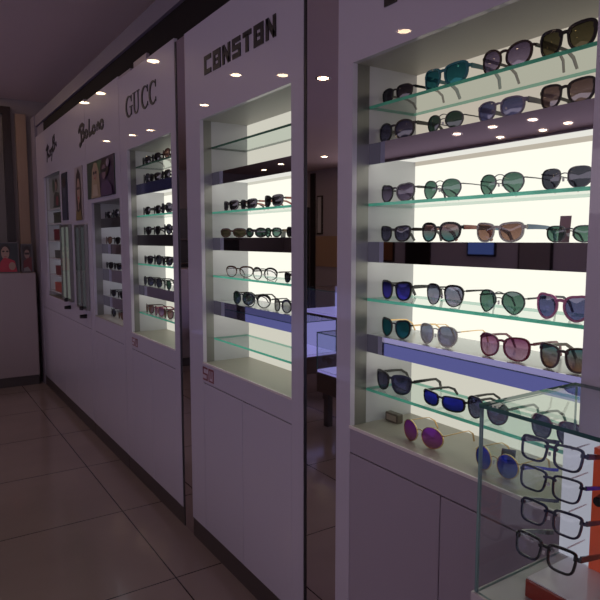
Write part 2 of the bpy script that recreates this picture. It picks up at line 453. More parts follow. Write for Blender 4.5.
# sliding glass doors of the two slim showcases on the far cabinet
for (ya, yb, za, zb, lt) in ((5.17, 5.52, .985, 1.628, 'dimpanel'), (4.66, 4.985, .965, 1.617, 'dimlo')):
    bm = BM(); box(bm, D - .014, D - .002, ya, yb, za, zb); s = end_part('slim_showcase', bm, M['alu'])
    for bb in ((ya, ya + .016, za, zb), (yb - .016, yb, za, zb), ((ya + yb) / 2 - .008, (ya + yb) / 2 + .008, za + .016, zb - .016), (ya + .0165, yb - .0165, za, za + .015), (ya + .0165, yb - .0165, zb - .015, zb)):
        bm = BM(); box(bm, D - .026, D - .0141, *bb); end_part('frame_bar', bm, M['alu'], s)
    bm = BM(); box(bm, D - .0145, D - .0138, ya + .02, yb - .02, za + .02, zb - .02); end_part('light_panel', bm, M['slimlight' if lt == 'dimpanel' else 'slimdark'], s)
    bm = BM(); box(bm, D - .024, D - .020, ya + .016, yb - .016, za + .016, zb - .016); end_part('glass_door', bm, M['glassdoor'], s)
    for zz in (za + .01, za - .055):
        bm = BM(); cyl(bm, (D - .026 if zz > za else D, yb - .2, zz), (D - .05, yb - .2, zz), .018, .014); end_part('lock_knob', bm, M['black'], s)

# ------------------------------------------------------------------ lettering (flat raised strokes on the cabinet headers)
def ribbon(bm, pts, w, y0, z0, x=D, t=.004, closed=False, shear=0.0):
    """stroke through (s, t) points; s runs to the right along the cabinet (towards -y)"""
    n = len(pts)
    L = []; R = []
    for i, (s, h) in enumerate(pts):
        a = pts[i - 1] if (i > 0 or closed) else pts[i]
        c = pts[(i + 1) % n] if (i < n - 1 or closed) else pts[i]
        ww = w[i] if isinstance(w, (list, tuple)) else w
        d1 = Vector((s - a[0], h - a[1])); d2 = Vector((c[0] - s, c[1] - h))
        if d1.length < 1e-9: d1 = d2
        if d2.length < 1e-9: d2 = d1
        d1.normalize(); d2.normalize()
        nn = Vector((-(d1.y + d2.y), d1.x + d2.x))
        if nn.length < 1e-6: nn = Vector((-d1.y, d1.x))
        nn.normalize()
        k = max(.5, nn.dot(Vector((-d1.y, d1.x))))
        o = nn * (ww / 2 / k)
        L.append((s + o.x, h + o.y)); R.append((s - o.x, h - o.y))
    def V(p, xx): return bm.verts.new((xx, y0 - (p[0] + shear * p[1]), z0 + p[1]))
    A = [V(p, x - t) for p in L]; B = [V(p, x - t) for p in R]; A2 = [V(p, x - .0003) for p in L]; B2 = [V(p, x - .0003) for p in R]
    m = n if closed else n - 1
    for i in range(m):
        j = (i + 1) % n
        bm.faces.new((A[i], A[j], B[j], B[i])); bm.faces.new((A[i], A2[i], A2[j], A[j])); bm.faces.new((B[i], B[j], B2[j], B2[i]))
    if not closed:
        bm.faces.new((A[0], B[0], B2[0], A2[0])); bm.faces.new((A[-1], A2[-1], B2[-1], B[-1]))
def arc(cx, cz, rx, rz, a0, a1, n=18): return [(cx + rx * math.cos(math.radians(a0 + (a1 - a0) * i / n)), cz + rz * math.sin(math.radians(a0 + (a1 - a0) * i / n))) for i in range(n + 1)]

# block letters on the middle cabinet
LT = {}; H = .078; w = .020; p = .0905; y0 = 2.522; z0 = 2.225
def LB(i, pts, closed=False, ww=w): ribbon(LT.setdefault(i, BM()), [(i * p + a * .068 + w / 2 * 0, b * H) for a, b in pts], ww, y0, z0, closed=closed)
e = .12; f = .12
LB(0, [(1, 1 - f), (e, 1 - f), (e, f), (1, f)])
for i in (1, 5):
    LB(i, [(e, f), (1 - e, f), (1 - e, 1 - f), (e, 1 - f)], True, .021)
    ribbon(LT[i], [(i * p + .026, H * .5), (i * p + .044, H * .5)], .012, y0, z0)
for i in (2, 6): LB(i, [(e, 0), (e, 1)]); LB(i, [(1 - e, 0), (1 - e, 1)]); LB(i, [(e, .93), (1 - e, .07)], ww=.021)
LB(3, [(1, 1 - f), (e, 1 - f), (e, .52), (1 - e, .52), (1 - e, f), (0, f)])
LB(4, [(0, 1 - f), (1, 1 - f)]); LB(4, [(.5, .85), (.5, 0)], ww=.024)
for i in sorted(LT): mid_part('letter', LT[i], M['blackmatte'], lab='black block capital letter')
# thin serif letters on the far cabinet
y0 = 3.655; z0 = 2.222; H = .122
def serif_done(): far_part('letter', bm, M['blackmatte'], lab='thin black serif capital')
def serifC(s, wd, g=False):
    global bm
    bm = BM(); n = 22; pts = arc(s + wd * .52, H / 2, wd * .46, H * .47, 48, 312, n)
    ws = [.007 + .017 * math.sin(PI * i / n) ** 2 for i in range(n + 1)]
    ribbon(bm, pts, ws, y0, z0)
    ribbon(bm, [(s + wd * .90, H * .68), (s + wd * .90, H * .98)], .008, y0, z0)
    if g:
        ribbon(bm, [(s + wd * .86, H * .06), (s + wd * .86, H * .46)], .018, y0, z0); ribbon(bm, [(s + wd * .62, H * .46), (s + wd * 1.06, H * .46)], .007, y0, z0)
    else: ribbon(bm, [(s + wd * .90, H * .08), (s + wd * .90, H * .26)], .007, y0, z0)
    serif_done()
serifC(0, .118, True)
u0 = .135; bm = BM()
ribbon(bm, [(u0, H * .985), (u0 + .05, H * .985)], .006, y0, z0); ribbon(bm, [(u0 + .07, H * .985), (u0 + .115, H * .985)], .006, y0, z0)
ribbon(bm, [(u0 + .024, H), (u0 + .024, H * .3)] + arc(u0 + .058, H * .28, .034, H * .26, 190, 350, 12) + [(u0 + .093, H * .3), (u0 + .093, H)], [.018, .018] + [.014] * 5 + [.009] * 8 + [.007, .007], y0, z0)
serif_done()
serifC(.285, .112); serifC(.412, .112)
# brush script on the header left of it
y0 = 4.835; z0 = 2.222; S = .68 / 26.0; V = .145 / 24.0
def script_letter(strokes):
    bm = BM()
    for pts, w in strokes: ribbon(bm, [(a * S, b * V) for a, b in pts], w, y0, z0)
    end_part('letter', bm, M['blackmatte'], lab='black brush script letter')
script_letter([([(2.5, 17), (3.2, 12), (3.4, 6), (3.0, 0), (1.8, -2), (1.2, 0)], .030), ([(.3, 15), (2, 20.5), (4.8, 22), (6.5, 19), (5.6, 14), (3.6, 12), (6.3, 11), (7, 7), (5.5, 3), (3.4, 2)], .027)])
script_letter([(arc(9, 8, 1.3, 4, 0, 360, 14), .024)])
script_letter([([(12.6, 23), (12.4, 15), (12.0, 7), (12.6, 4.5), (15.5, 6.5)], .029)])
script_letter([(arc(17, 8, 1.4, 4, 0, 360, 14), .022)])
script_letter([([(20.2, 12), (20.2, 4.5)], .022), ([(20.2, 9), (21.4, 12.5), (22.2, 10.5), (22.3, 4.5)], .021)])
script_letter([(arc(24.8, 8.6, 1.4, 4.2, 0, 360, 14), .023)])
# slanted handwriting on the end header
y0 = 6.10; z0 = 2.195
def hand_letter(*strokes):
    bm = BM()
    for st in strokes:
        pts, w = st if isinstance(st, tuple) else (st, .018)
        ribbon(bm, [(a * .036, b * .0088 + a * .0062) for a, b in pts], w, y0, z0)
    end_part('letter', bm, M['blackmatte'], lab='black slanted handwritten letter')
hand_letter([(1.2, 2), (2, 17)], [(.6, 15), (2.5, 18), (3.6, 15), (2, 11), (3.9, 4)])
hand_letter((arc(5, 7, .9, 3, 0, 360, 12), .014), ([(5.9, 10), (6, 5), (6.5, 4)], .014))
hand_letter(([(7, 10), (7.5, 5)], .014), ([(8.3, 10), (7.4, 1), (6.8, -3)], .014))
hand_letter(([(9.3, 17), (8.9, 4)], .02), [(9.3, 17), (11, 17.5), (11, 13), (9.4, 11), (11.3, 9.5), (11, 5), (9, 4)])
hand_letter(([(11.8, 7), (12.7, 8)], .013), ([(12.9, 9), (13.1, 4)], .014))
# lower tips of the dark emblem cut off by the top of the photo, on the nearest header
bm = BM()
box(bm, D - .004, D - .0003, 1.275, 1.325, 2.142, 2.24)
near_part('header_emblem', bm, M['blackmatte'], lab='dark emblem high on header')

# ------------------------------------------------------------------ mirror pillars between the cabinets
for (ya, yb, lab) in ((1.54, 1.734, 'tall mirror strip between nearest and middle cabinets'), (2.751, 2.879, 'tall narrow mirror strip left of the middle cabinet')):
    t = thing('mirror_pillar', lab, 'mirror', (D + .006, (ya + yb) / 2, 0), 0, 'mirror strips between cabinets')
    cy = (ya + yb) / 2
    boxo('backing', (.004, .02, ya - cy, yb - cy, 0, 2.46), M['kick'], t)
    g = .014 if yb < 2 else .018
    boxo('mirror_sheet', (-.002, .0035, ya - cy, yb - cy - g, 0.004, 2.46), M['mirror'], t)
    boxo('edge_strip', (-.004, .0035, yb - cy - g + .0005, yb - cy, 0.004, 2.46), M['blackstrip'], t)

# ------------------------------------------------------------------ room
def floor_mat():
    m, t, o = nt('polished_floor_tiles')
    b = t.nodes.new('ShaderNodeBsdfPrincipled')
    tc = t.nodes.new('ShaderNodeTexCoord'); sp = t.nodes.new('ShaderNodeSeparateXYZ')
    t.links.new(tc.outputs['Object'], sp.inputs[0])
    def math_(op, a, b2=None):
        n = t.nodes.new('ShaderNodeMath'); n.operation = op
        for i, v in enumerate((a, b2)):
            if v is None: continue
            if hasattr(v, 'is_linked'): t.links.new(v, n.inputs[i])
            else: n.inputs[i].default_value = v
        return n.outputs[0]
    def line(c, off, pitch):
        v = math_('FRACT', math_('DIVIDE', math_('SUBTRACT', c, off), pitch))
        v = math_('ABSOLUTE', math_('SUBTRACT', v, .5))
        return math_('GREATER_THAN', v, .5 - .0022 / pitch * 1.4)
    ln = math_('MAXIMUM', line(sp.outputs[0], .93, .80), line(sp.outputs[1], 2.43, .79))
    no = t.nodes.new('ShaderNodeTexNoise'); no.inputs['Scale'].default_value = 2.2; no.inputs['Detail'].default_value = 6
    t.links.new(tc.outputs['Object'], no.inputs[0])
    mx = t.nodes.new('ShaderNodeMix'); mx.data_type = 'RGBA'
    mx.inputs[6].default_value = (.26, .20, .19, 1); mx.inputs[7].default_value = (.36, .285, .265, 1)
    t.links.new(no.outputs[0], mx.inputs[0])
    m2 = t.nodes.new('ShaderNodeMix'); m2.data_type = 'RGBA'
    m2.inputs[7].default_value = (.02, .015, .015, 1)
    t.links.new(ln, m2.inputs[0]); t.links.new(mx.outputs[2], m2.inputs[6])
    t.links.new(m2.outputs[2], b.inputs['Base Color'])
    b.inputs['Roughness'].default_value = .13
    t.links.new(b.outputs[0], o.inputs[0]); return m
M['floor'] = floor_mat()
M['ceil'] = pm('ceiling_paint', (.66, .515, .47), .85, var=.04, scale=1)
M['band'] = pm('violet_grey_band', (.22, .19, .23), .5)
M['recess'] = pm('recess_shade', (.007, .004, .005), .7, spec=.2)  # shade above the headers put into a near-black colour
M['wallside'] = pm('side_wall_paint', (.60, .53, .55), .7, var=.04, scale=1.5)
M['endwall'] = pm('end_wall_paint', (.30, .25, .25), .6, var=.06, scale=2)
M['tan'] = pm('tan_veneer', (.33, .22, .16), .45, var=.12, scale=14, stretch=(6, 6, .4))
M['darkframe'] = pm('dark_brown_frame', (.025, .015, .014), .35)
CEIL = 2.95
PT = 2.735          # top of the frame round the cabinets
YF = 6.98
YB = 12.0
bm = BM(); box(bm, -5.0, 1.60, -3.0, YB + .1, -.05, 0); struct('floor', bm, M['floor'])
bm = BM(); box(bm, -5.0, 1.60, -3.0, YB + .1, CEIL, CEIL + .05); struct('ceiling', bm, M['ceil'])
bm = BM(); box(bm, 1.46, 1.58, -3.0, YB, 0, CEIL); struct('wall_right', bm, M['wallside'])
bm = BM(); box(bm, .40, 1.46, YF, YF + .1, 0, CEIL); struct('wall_end', bm, M['endwall'])
bm = BM(); box(bm, -5.0, 1.46, YB, YB + .1, 0, CEIL); struct('wall_back', bm, M['endwall'])
bm = BM(); box(bm, -5.1, -5.0, -3.0, YB + .1, 0, CEIL); struct('wall_left', bm, M['wallside'])
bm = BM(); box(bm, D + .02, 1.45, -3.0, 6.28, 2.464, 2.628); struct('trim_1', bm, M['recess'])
bm = BM(); box(bm, D + .002, 1.458, -3.0, 6.60, 2.630, PT); struct('trim_2', bm, M['band'])
bm = BM(); box(bm, D + .019, 1.45, 6.283, 6.60, 2.464, 2.628); struct('trim_6', bm, M['band'])
bm = BM(); box(bm, D - .005, 1.458, 6.603, 6.80, 0, PT); struct('trim_3', bm, M['band'])
# end wall panelling: tan veneer strips and a dark door frame
bm = BM(); box(bm, 1.02, 1.12, YF - .05, YF - .001, 0, 2.80); struct('trim_4', bm, M['tan'])
bm = BM(); box(bm, .90, .975, YF - .06, YF - .001, 0, 2.86); box(bm, .45, .90, YF - .06, YF - .001, 2.79, 2.86); struct('trim_5', bm, M['darkframe'])
bm = BM(); box(bm, .45, .899, YF - .02, YF - .001, 0, 2.789); struct('door_1', bm, pm('dim_door', (.14, .12, .115), .3))

# end counter with two framed photographs standing on it
ec = thing('display_counter', 'white waist-high counter standing against the end wall', 'counter', (.4, 6.77, 0))
boxo('counter_body', (-1.4, .705, -.12, .14, .10, 1.165), M['counter'] if 'counter' in M else pm('counter_white', (.36, .295, .305), .3), ec, bevel=.004)
boxo('plinth', (-1.4, .70, -.105, .14, 0, .099), M['kick'], ec)

# ------------------------------------------------------------------ posters
def flat(bm, pts, mi, place): poly(bm, [place(a, b) for a, b in pts], mi)
def ell(cx, cy, rx, ry, a0=0, a1=360, n=20): return [(cx + rx * math.cos(math.radians(a0 + (a1 - a0) * i / n)), cy + ry * math.sin(math.radians(a0 + (a1 - a0) * i / n))) for i in range(n if a1 - a0 == 360 else n + 1)]
PC = {}
def pcol(c):
    if c not in PC: PC[c] = pm('print_%d' % len(PC), c, .35, var=.12, scale=25)
    return PC[c]
def portrait(parent, place, shapes):
    """printed portrait: flat colour shapes layered just proud of the sheet"""
    mats = []; bm = BM()
    for k, (c, pts) in enumerate(shapes):
        mt = pcol(c)
        if mt not in mats: mats.append(mt)
        flat(bm, pts, mats.index(mt), lambda a, b, k=k: place(a, b, .0008 * (k + 1)))
    return obj('printed_portrait', bm, mats, parent)
def wall_poster(label, ya, yb, za, zb, bg, shapes, x=D, group='fashion posters'):
    """flat poster on the cabinet fronts; shapes use 0..1 coordinates, left to right, bottom to top"""
    t = thing('poster', label, 'poster', (x - .004, (ya + yb) / 2, za), 0, group)
    cy = (ya + yb) / 2; W = yb - ya; H = zb - za
    boxo('sheet', (-.003, .003, -W / 2, W / 2, 0, H), pcol(bg), t)
    portrait(t, lambda a, b, d: (-.003 - d, W / 2 - a * W, b * H), shapes)
    return t
SKIN = (.36, .23, .18); SKIN2 = (.30, .19, .16); HAIRD = (.03, .018, .016); BLOND = (.36, .27, .17)
wall_poster('wide poster of a blonde woman and a dark-haired companion, above short shelves', 3.912, 4.595, 1.795, 2.052, (.04, .065, .045), [
    ((.05, .028, .065), [(.50, 0), (1, 0), (1, 1), (.5, 1)]),
    ((.07, .14, .06), ell(.50, .80, .12, .18)),
    (BLOND, [(.16, 0), (.20, .45), (.22, .75), (.30, .95), (.40, .93), (.47, .7), (.50, .3), (.52, 0)]),
    (SKIN, ell(.335, .66, .075, .19)), (HAIRD, [(.26, .70), (.31, .73), (.33, .66), (.27, .63)]), (HAIRD, [(.345, .66), (.36, .73), (.41, .70), (.40, .63)]), ((.4, .06, .07), ell(.335, .53, .03, .02)),
    ((.45, .36, .27), [(.24, .05), (.28, .36), (.42, .36), (.46, .05)]),
    (HAIRD, ell(.70, .72, .15, .24)), ((.20, .12, .15), ell(.685, .62, .075, .19)), ((.02, .02, .03), [(.61, .70), (.76, .70), (.75, .61), (.62, .61)]),
    ((.085, .045, .11), [(.56, 0), (.60, .34), (.82, .38), (.95, .2), (.97, 0)]), ((.28, .22, .30), ell(.83, .82, .05, .10))])
wall_poster('narrow poster of a long-haired woman over the second slim showcase', 4.745, 4.99, 1.652, 2.06, (.33, .28, .29), [
    (HAIRD, [(.2, .1), (.15, .5), (.25, .85), (.5, .98), (.75, .85), (.85, .5), (.8, .1)]), (SKIN, ell(.5, .55, .22, .24)),
    (HAIRD, ell(.40, .60, .07, .03)), (HAIRD, ell(.60, .60, .07, .03)), ((.4, .06, .06), ell(.5, .42, .08, .025)), (SKIN2, [(.42, .2), (.58, .2), (.58, .36), (.42, .36)]),
    ((.20, .14, .05), [(.1, 0), (.2, .2), (.5, .15), (.8, .2), (.9, 0)])])
wall_poster('slender dark blue poster over the first slim showcase', 5.265, 5.47, 1.667, 2.06, (.022, .026, .045), [
    ((.07, .075, .105), ell(.5, .66, .26, .18)), (HAIRD, ell(.5, .80, .28, .12)), ((.035, .04, .075), [(.1, 0), (.2, .42), (.8, .42), (.9, 0)])])
wall_poster('pale poster of a figure in dark clothes inside the farthest cabinet', 5.62, 6.22, 1.800, 2.085, (.22, .23, .21), [
    (HAIRD, ell(.55, .72, .10, .2)), (SKIN2, ell(.53, .68, .06, .14)), ((.04, .05, .04), [(.30, 0), (.36, .38), (.52, .5), (.72, .44), (.78, .1), (.76, 0)]), ((.20, .04, .05), ell(.6, .2, .08, .16)), ((.06, .09, .05), ell(.36, .7, .08, .22))], x=SE + .02)

def standing_photo(label, xa, xb, z0, hgt, yy, bg, shapes):
    t = thing('framed_photo', label, 'photo', ((xa + xb) / 2, yy, z0), 0, 'framed photos on the end counter')
    W = xb - xa
    boxo('frame', (-W / 2, W / 2, 0, .02, 0, hgt), pm('photo_frame_%d' % len(PC), (.12, .10, .11), .3), t)
    bm = BM(); box(bm, -W / 2 + .012, W / 2 - .012, -.002, 0, .012, hgt - .012); obj('print', bm, pcol(bg), t)
    portrait(t, lambda a, b, d: (-W / 2 + .014 + a * (W - .028), -.002 - d, .014 + b * (hgt - .028)), shapes)
standing_photo('framed photo of a person in red, left one on the end counter', .74, .965, 1.1655, .315, 6.70, (.03, .035, .04), [
    (HAIRD, ell(.42, .78, .25, .2)), (SKIN, ell(.42, .66, .19, .23)), (HAIRD, ell(.34, .72, .06, .03)), (HAIRD, ell(.52, .72, .06, .03)), ((.35, .1, .1), ell(.43, .53, .07, .02)),
    ((.42, .03, .055), [(.08, 0), (.18, .35), (.35, .5), (.6, .46), (.85, .38), (.95, 0)]), (SKIN, ell(.72, .2, .16, .14))])
standing_photo('dark framed photo of a person, right one on the end counter', .985, 1.098, 1.1655, .295, 6.72, (.05, .04, .045), [
    (HAIRD, ell(.5, .8, .4, .17)), (SKIN2, ell(.5, .66, .3, .17)), (HAIRD, [(.22, .72), (.78, .72), (.75, .64), (.25, .64)]), ((.14, .02, .025), [(.05, 0), (.1, .4), (.5, .5), (.98, .55), (1, 0)]), ((.22, .2, .2), [(.05, 0), (.1, .12), (.55, .18), (.9, 0)])])

# boxes in the farthest cabinet
def stock_box(label, name, ya, yb, z, hgt, col, dep=.11):
    t = thing(name, label, 'box', (SE + .012, (ya + yb) / 2, z), 0, 'boxes in the farthest cabinet')
    W = yb - ya
    boxo('box_body', (0, dep, -W / 2, W / 2, 0, hgt * .76), pm('box_card_%d' % random.randint(0, 99999), col, .4), t, bevel=.003)
    boxo('box_lid', (-.002, dep + .002, -W / 2 - .002, W / 2 + .002, hgt * .76 + .0005, hgt), pm('box_lid_%d' % random.randint(0, 99999), [min(1, c * 1.15) for c in col], .4), t, bevel=.003)
stock_box('dark green box on the uppermost box shelf of the farthest cabinet', 'carton', 5.66, 6.05, 1.6555, .10, (.035, .045, .03))
stock_box('upper dark red box in the farthest cabinet, under the green one', 'carton', 5.66, 6.07, 1.4955, .105, (.14, .012, .018))
stock_box('dim grey green box between the two dark red boxes', 'carton', 5.70, 6.06, 1.3305, .075, (.09, .10, .085))
stock_box('lower dark red box in the farthest cabinet, above the orange one', 'carton', 5.68, 6.05, 1.1755, .085, (.15, .02, .02))
stock_box('orange red box on the lowest shelf of the farthest cabinet', 'carton', 5.68, 6.11, 1.0155, .085, (.36, .06, .03))

# small items: stickers, card strips on the header
def sticker(label, ya, yb, za, zb):
    t = thing('sticker', label, 'sticker', (D - .0006, (ya + yb) / 2, za), 0, 'red line stickers under the ledges')
    W = yb - ya; H = zb - za
    boxo('sheet', (-.0004, .0004, -W / 2, W / 2, 0, H), pcol((.50, .43, .50)), t)
    bm = BM()
    def r(a, b, c, d): box(bm, -.0012, -.0005, W / 2 - c * W, W / 2 - a * W, b * H, d * H)
    r(0, .86, .45, 1); r(0, .42, .45, .54); r(0, 0, .45, .12); r(0, .5, .08, .95); r(.36, .05, .45, .5)
    r(.53, .86, 1, 1); r(.53, 0, 1, .12); r(.53, .1, .61, .9); r(.72, .3, .80, .9); r(.9, .1, 1, .9)
    obj('red_mark', bm, pcol((.22, .05, .06)), t)
sticker('small red line sticker below the ledge of the middle cabinet', 2.475, 2.595, .842, .905)
sticker('small red line sticker below the ledge of the serif-lettered cabinet', 3.555, 3.66, .85, .90)
for (ya, yb, z, lab) in ((3.56, 3.79, 2.4804, 'flat pale cardboard strip lying on the far cabinet top'), (3.28, 3.50, 2.4804, 'short pale cardboard box lying on the far cabinet top')):
    bm = BM(); box(bm, D + .0005, D + .0185, ya, yb, z, z + (.016 if yb > 3.6 else .032))
    tag(obj('cardboard_strip', bm, pcol((.34, .29, .33)), bevel=.002), lab, 'cardboard', 'cardboard on the cabinet tops')

# ------------------------------------------------------------------ sunglasses of the nearest cabinet
G4 = 'sunglasses in the nearest cabinet'
R1, R2, R3, R4, R5, R6, R7, R8 = GZ[0], BZ[0][0], GZ[1], BZ[1][0], GZ[2], BZ[2][0], GZ[3], OZ0
def n4(*a, **k): return on_shelf(*a, group=G4, **k)
n4(382.5, 411, 82, 99, R1, 'black sporty sunglasses, leftmost on the nearest cabinet\'s top shelf', style='soft', rim=.003, fm='black', lens='dark', tm='black')
n4(424, 466, 62, 87, R1, 'turquoise sunglasses with blue-green lenses on the nearest cabinet\'s top shelf', style='wayfarer', rim=.0055, fm='turquoise', lens='teal', tm='turquoise', th_temple=.010)
n4(483.5, 530, 42, 70, R1, 'oversized brown-black sunglasses with gold hinge on the nearest cabinet\'s top shelf', style='butterfly', rim=.0045, fm='brownblack', lens='purplegrey', tm='brownblack', th_temple=.007)
n4(542, 595, 22, 54, R1, 'thick black sunglasses with olive lenses on the nearest cabinet\'s top shelf', style='wayfarer', rim=.0055, fm='black', lens='olive', tm='black', th_temple=.009, brow=.3)
n4(379, 411.7, 120, 142, R2, 'round oversized black sunglasses, leftmost on the nearest cabinet\'s second tier', style='oversize', rim=.0045, fm='black', lens='greyblue', tm='black', th_temple=.009)
n4(428, 462, 111, 131, R2, 'dark green aviators, second on the nearest cabinet\'s second tier', style='aviator', rim=.0017, fm='gunmetal', lens='deepgreen', tm='gunmetal', bridge='double', th_temple=.003)
n4(479, 523, 98, 121, R2, 'blue-lensed sunglasses with thick grey temples on the nearest cabinet\'s second tier', style='soft', rim=.0035, fm='lilacgrey', lens='blue', tm='greyplastic', th_temple=.011)
n4(542, 594, 81, 109, R2, 'black sunglasses with red-brown lenses, rightmost on the nearest cabinet\'s second tier', style='wayfarer', rim=.0045, fm='black', lens='redbrown', tm='black', th_temple=.008)
n4(381, 412.6, 180, 200, R3, 'black cat-eye sunglasses with purple-grey lenses, leftmost on the nearest cabinet\'s third tier', style='cateye', rim=.004, fm='black', lens='purplegrey', tm='black')
n4(424, 459.5, 177, 198, R3, 'green aviators with silver bridge, second from left on the nearest cabinet\'s third tier', style='aviator', rim=.0016, fm='gunmetal', lens='green', tm='gunmetal', bridge='double', th_temple=.003)
n4(481, 523, 170, 193, R3, 'green aviators with a white bridge sticker, third on the nearest cabinet\'s third tier', style='aviator', rim=.0016, fm='gunmetal', lens='green', tm='gunmetal', bridge='double', th_temple=.003)
n4(543, 592, 166, 190, R3, 'grey-lensed metal sunglasses, rightmost on the nearest cabinet\'s third tier', style='soft', rim=.0017, fm='gunmetal', lens='grey', tm='gunmetal', bridge='single', th_temple=.0035)
n4(381, 409, 222, 240, R4, 'black square sunglasses with blue-black lenses, leftmost on the nearest cabinet\'s fourth tier', style='wayfarer', rim=.004, fm='black', lens='greyblue', tm='black', th_temple=.008)
n4(422, 458.5, 221, 242, R4, 'black-rimmed sunglasses with reddish wood temples on the nearest cabinet\'s fourth tier', style='club', rim=.0038, fm='black', lens='tealrose', tm='redwood', th_temple=.010, brow=.7)
n4(477, 522, 221, 243, R4, 'clear-framed sunglasses with brown lenses and blue temples on the nearest cabinet\'s fourth tier', style='wayfarer', rim=.0045, fm='clearframe', lens='brown', tm='blueplastic', th_temple=.010)
n4(549, 596, 224, 243, R4, 'small green-lensed sunglasses, rightmost on the nearest cabinet\'s fourth tier', style='club', rim=.002, fm='gunmetal', lens='green', tm='gunmetal', bridge='browbar', th_temple=.004)
n4(382, 410, 278, 299, R5, 'black square sunglasses with blue reflections, leftmost on the nearest cabinet\'s fifth tier', style='wayfarer', rim=.0042, fm='black', lens='blueviolet', tm='black', th_temple=.009, brow=.4)
n4(427, 462, 282, 305, R5, 'black-browed sunglasses with pale grey lenses on the nearest cabinet\'s fifth tier', style='club', rim=.0018, fm='black', lens='greysteel', tm='black', bridge='browbar', brow=2.0, th_temple=.006)
n4(480, 523.5, 289, 314, R5, 'black-wired green aviators on the nearest cabinet\'s fifth tier', style='aviator', rim=.0018, fm='gunmetal', lens='green', tm='black', bridge='double', th_temple=.005)
n4(538, 590, 293, 322, R5, 'pink round sunglasses with blue lenses, rightmost on the nearest cabinet\'s fifth tier', style='cateye', rim=.0052, fm='pink', lens='blue', tm='navy', th_temple=.006)
n4(382, 409, 319, 339, R6, 'black cat-eye sunglasses with dark teal lenses, leftmost on the nearest cabinet\'s sixth tier', style='cateye', rim=.003, fm='black', lens='teal', tm='gold', th_temple=.004, brow=.7)
n4(420, 455.5, 324, 349, R6, 'silver and gold framed sunglasses with steel-blue lenses on the nearest cabinet\'s sixth tier', style='club', rim=.0028, fm='clearframe', lens='greysteel', tm='gold', bridge='browbar', th_temple=.003)
n4(480, 528, 335, 364, R6, 'oversized burgundy sunglasses with pink graduated lenses on the nearest cabinet\'s sixth tier', style='hex', rim=.0042, fm='burgundy', lens='rose', tm='burgundy', th_temple=.006)
n4(541, 590, 350, 378, R6, 'dark tortoiseshell sunglasses with teal-orange lenses, rightmost on the nearest cabinet\'s sixth tier', style='wayfarer', rim=.0045, fm='tortoise', lens='tealorange', tm='tortoise', th_temple=.008)
n4(376, 408.5, 369, 394, R7, 'chunky black sunglasses with grey lenses, leftmost on the lowest glass shelf', style='wayfarer', rim=.0055, fm='black', lens='greyblue', tm='black', brow=.4, th_temple=.008)
n4(420, 466, 387, 410, R7, 'flat-topped black sunglasses with violet-blue mirror lenses on the lowest glass shelf', style='rect', rim=.004, fm='black', lens='bluemirror', tm='black', th_temple=.007, X=XG - .006, Hc=(.036, .043))
tagged = [n4(468, 507, 398, 428, R7, 'dark blue-grey sunglasses behind the showcase corner on the lowest glass shelf', style='soft', rim=.0028, fm='black', lens='greyblue', tm='black', th_temple=.006)]
tagged += [n4(532, 583, 415, 445, R7, 'navy-lensed sunglasses behind the eyeglass rack on the lowest glass shelf', style='soft', rim=.003, fm='navy', lens='greyblue', tm='black', th_temple=.006)]
n4(402, 442, 418, 445, R8, 'thin gold round sunglasses with purple mirror lenses on the beige ledge', style='round', rim=.0017, fm='gold', lens='purplemirror', tm='gold', bridge='single', th_temple=.0025, X=XG - .030, Hc=(.05, .063), Wc=(.13, .156))
n4(480, 513.5, 444, 473, R8, 'thin gold round sunglasses with cobalt mirror lenses on the beige ledge', style='round', rim=.0017, fm='gold', lens='cobalt', tm='gold', bridge='single', th_temple=.0025, X=XG - .030, Hc=(.05, .063), Wc=(.13, .156))

for r in tagged:                       # small white price tag tied to the bridge side of two pairs
    bm = BM(); poly(bm, [(.012, .03, .030), (.020, .03, .052), (.030, .032, .046), (.034, .034, .058), (.040, .034, .038), (.022, .032, .026)])
    obj('price_tag', bm, M['acrylic'], r, label='small white paper tag')
def card(label, px, py, X, z, w, hgt, m, tilt=.25, name='price_card', dy=0, grp='cards among the sunglasses'):
    y, _ = at(px, py, X)
    t = thing(name, label, 'card', (X, y, z + .0004), -PI / 2 + dy, grp)
    bm = BM(); box(bm, -w / 2, w / 2, -.0008, .0008, 0, hgt)
    o = obj('card_sheet', bm, m, t); o.rotation_euler.x = -tilt
    bm = BM(); poly(bm, [(-w * .3, .001, .001), (w * .3, .001, .001), (w * .3, hgt * .55, .001), (-w * .3, hgt * .55, .001)])
    poly(bm, [(-w * .3, .001, .001), (w * .3, .001, .001), (w * .3, .001 + hgt * .18, hgt * .7), (-w * .3, .001 + hgt * .18, hgt * .7)])
    obj('prop', bm, m, t)
card('small mauve card standing behind the green sunglasses on the nearest cabinet\'s fourth tier', 564, 228, XG + .05, R4, .028, .062, pcol((.30, .17, .22)), .1)
card('tilted dark card beside the cobalt round sunglasses on the ledge', 508, 444, XG + .05, R8, .036, .042, pcol((.05, .055, .075)), .5, dy=.5)
card('white card left of the bulky edge sunglasses in the middle cabinet', 283, 234, XG + .03, 1.510, .035, .03, pcol((.7, .7, .66)), .15)
# little dark holder with a label on the ledge
hy, _ = at(394, 420, XG + .06)
t = thing('label_holder', 'small dark label holder at the left end of the nearest ledge', 'holder', (XG + .06, hy, R8 + .0004), -PI / 2)
boxo('holder_block', (-.03, .03, -.012, .012, 0, .03), pcol((.10, .08, .06)), t, bevel=.003)
boxo('label_plate', (-.022, .022, -.0135, -.0122, .006, .024), pcol((.30, .26, .2)), t)

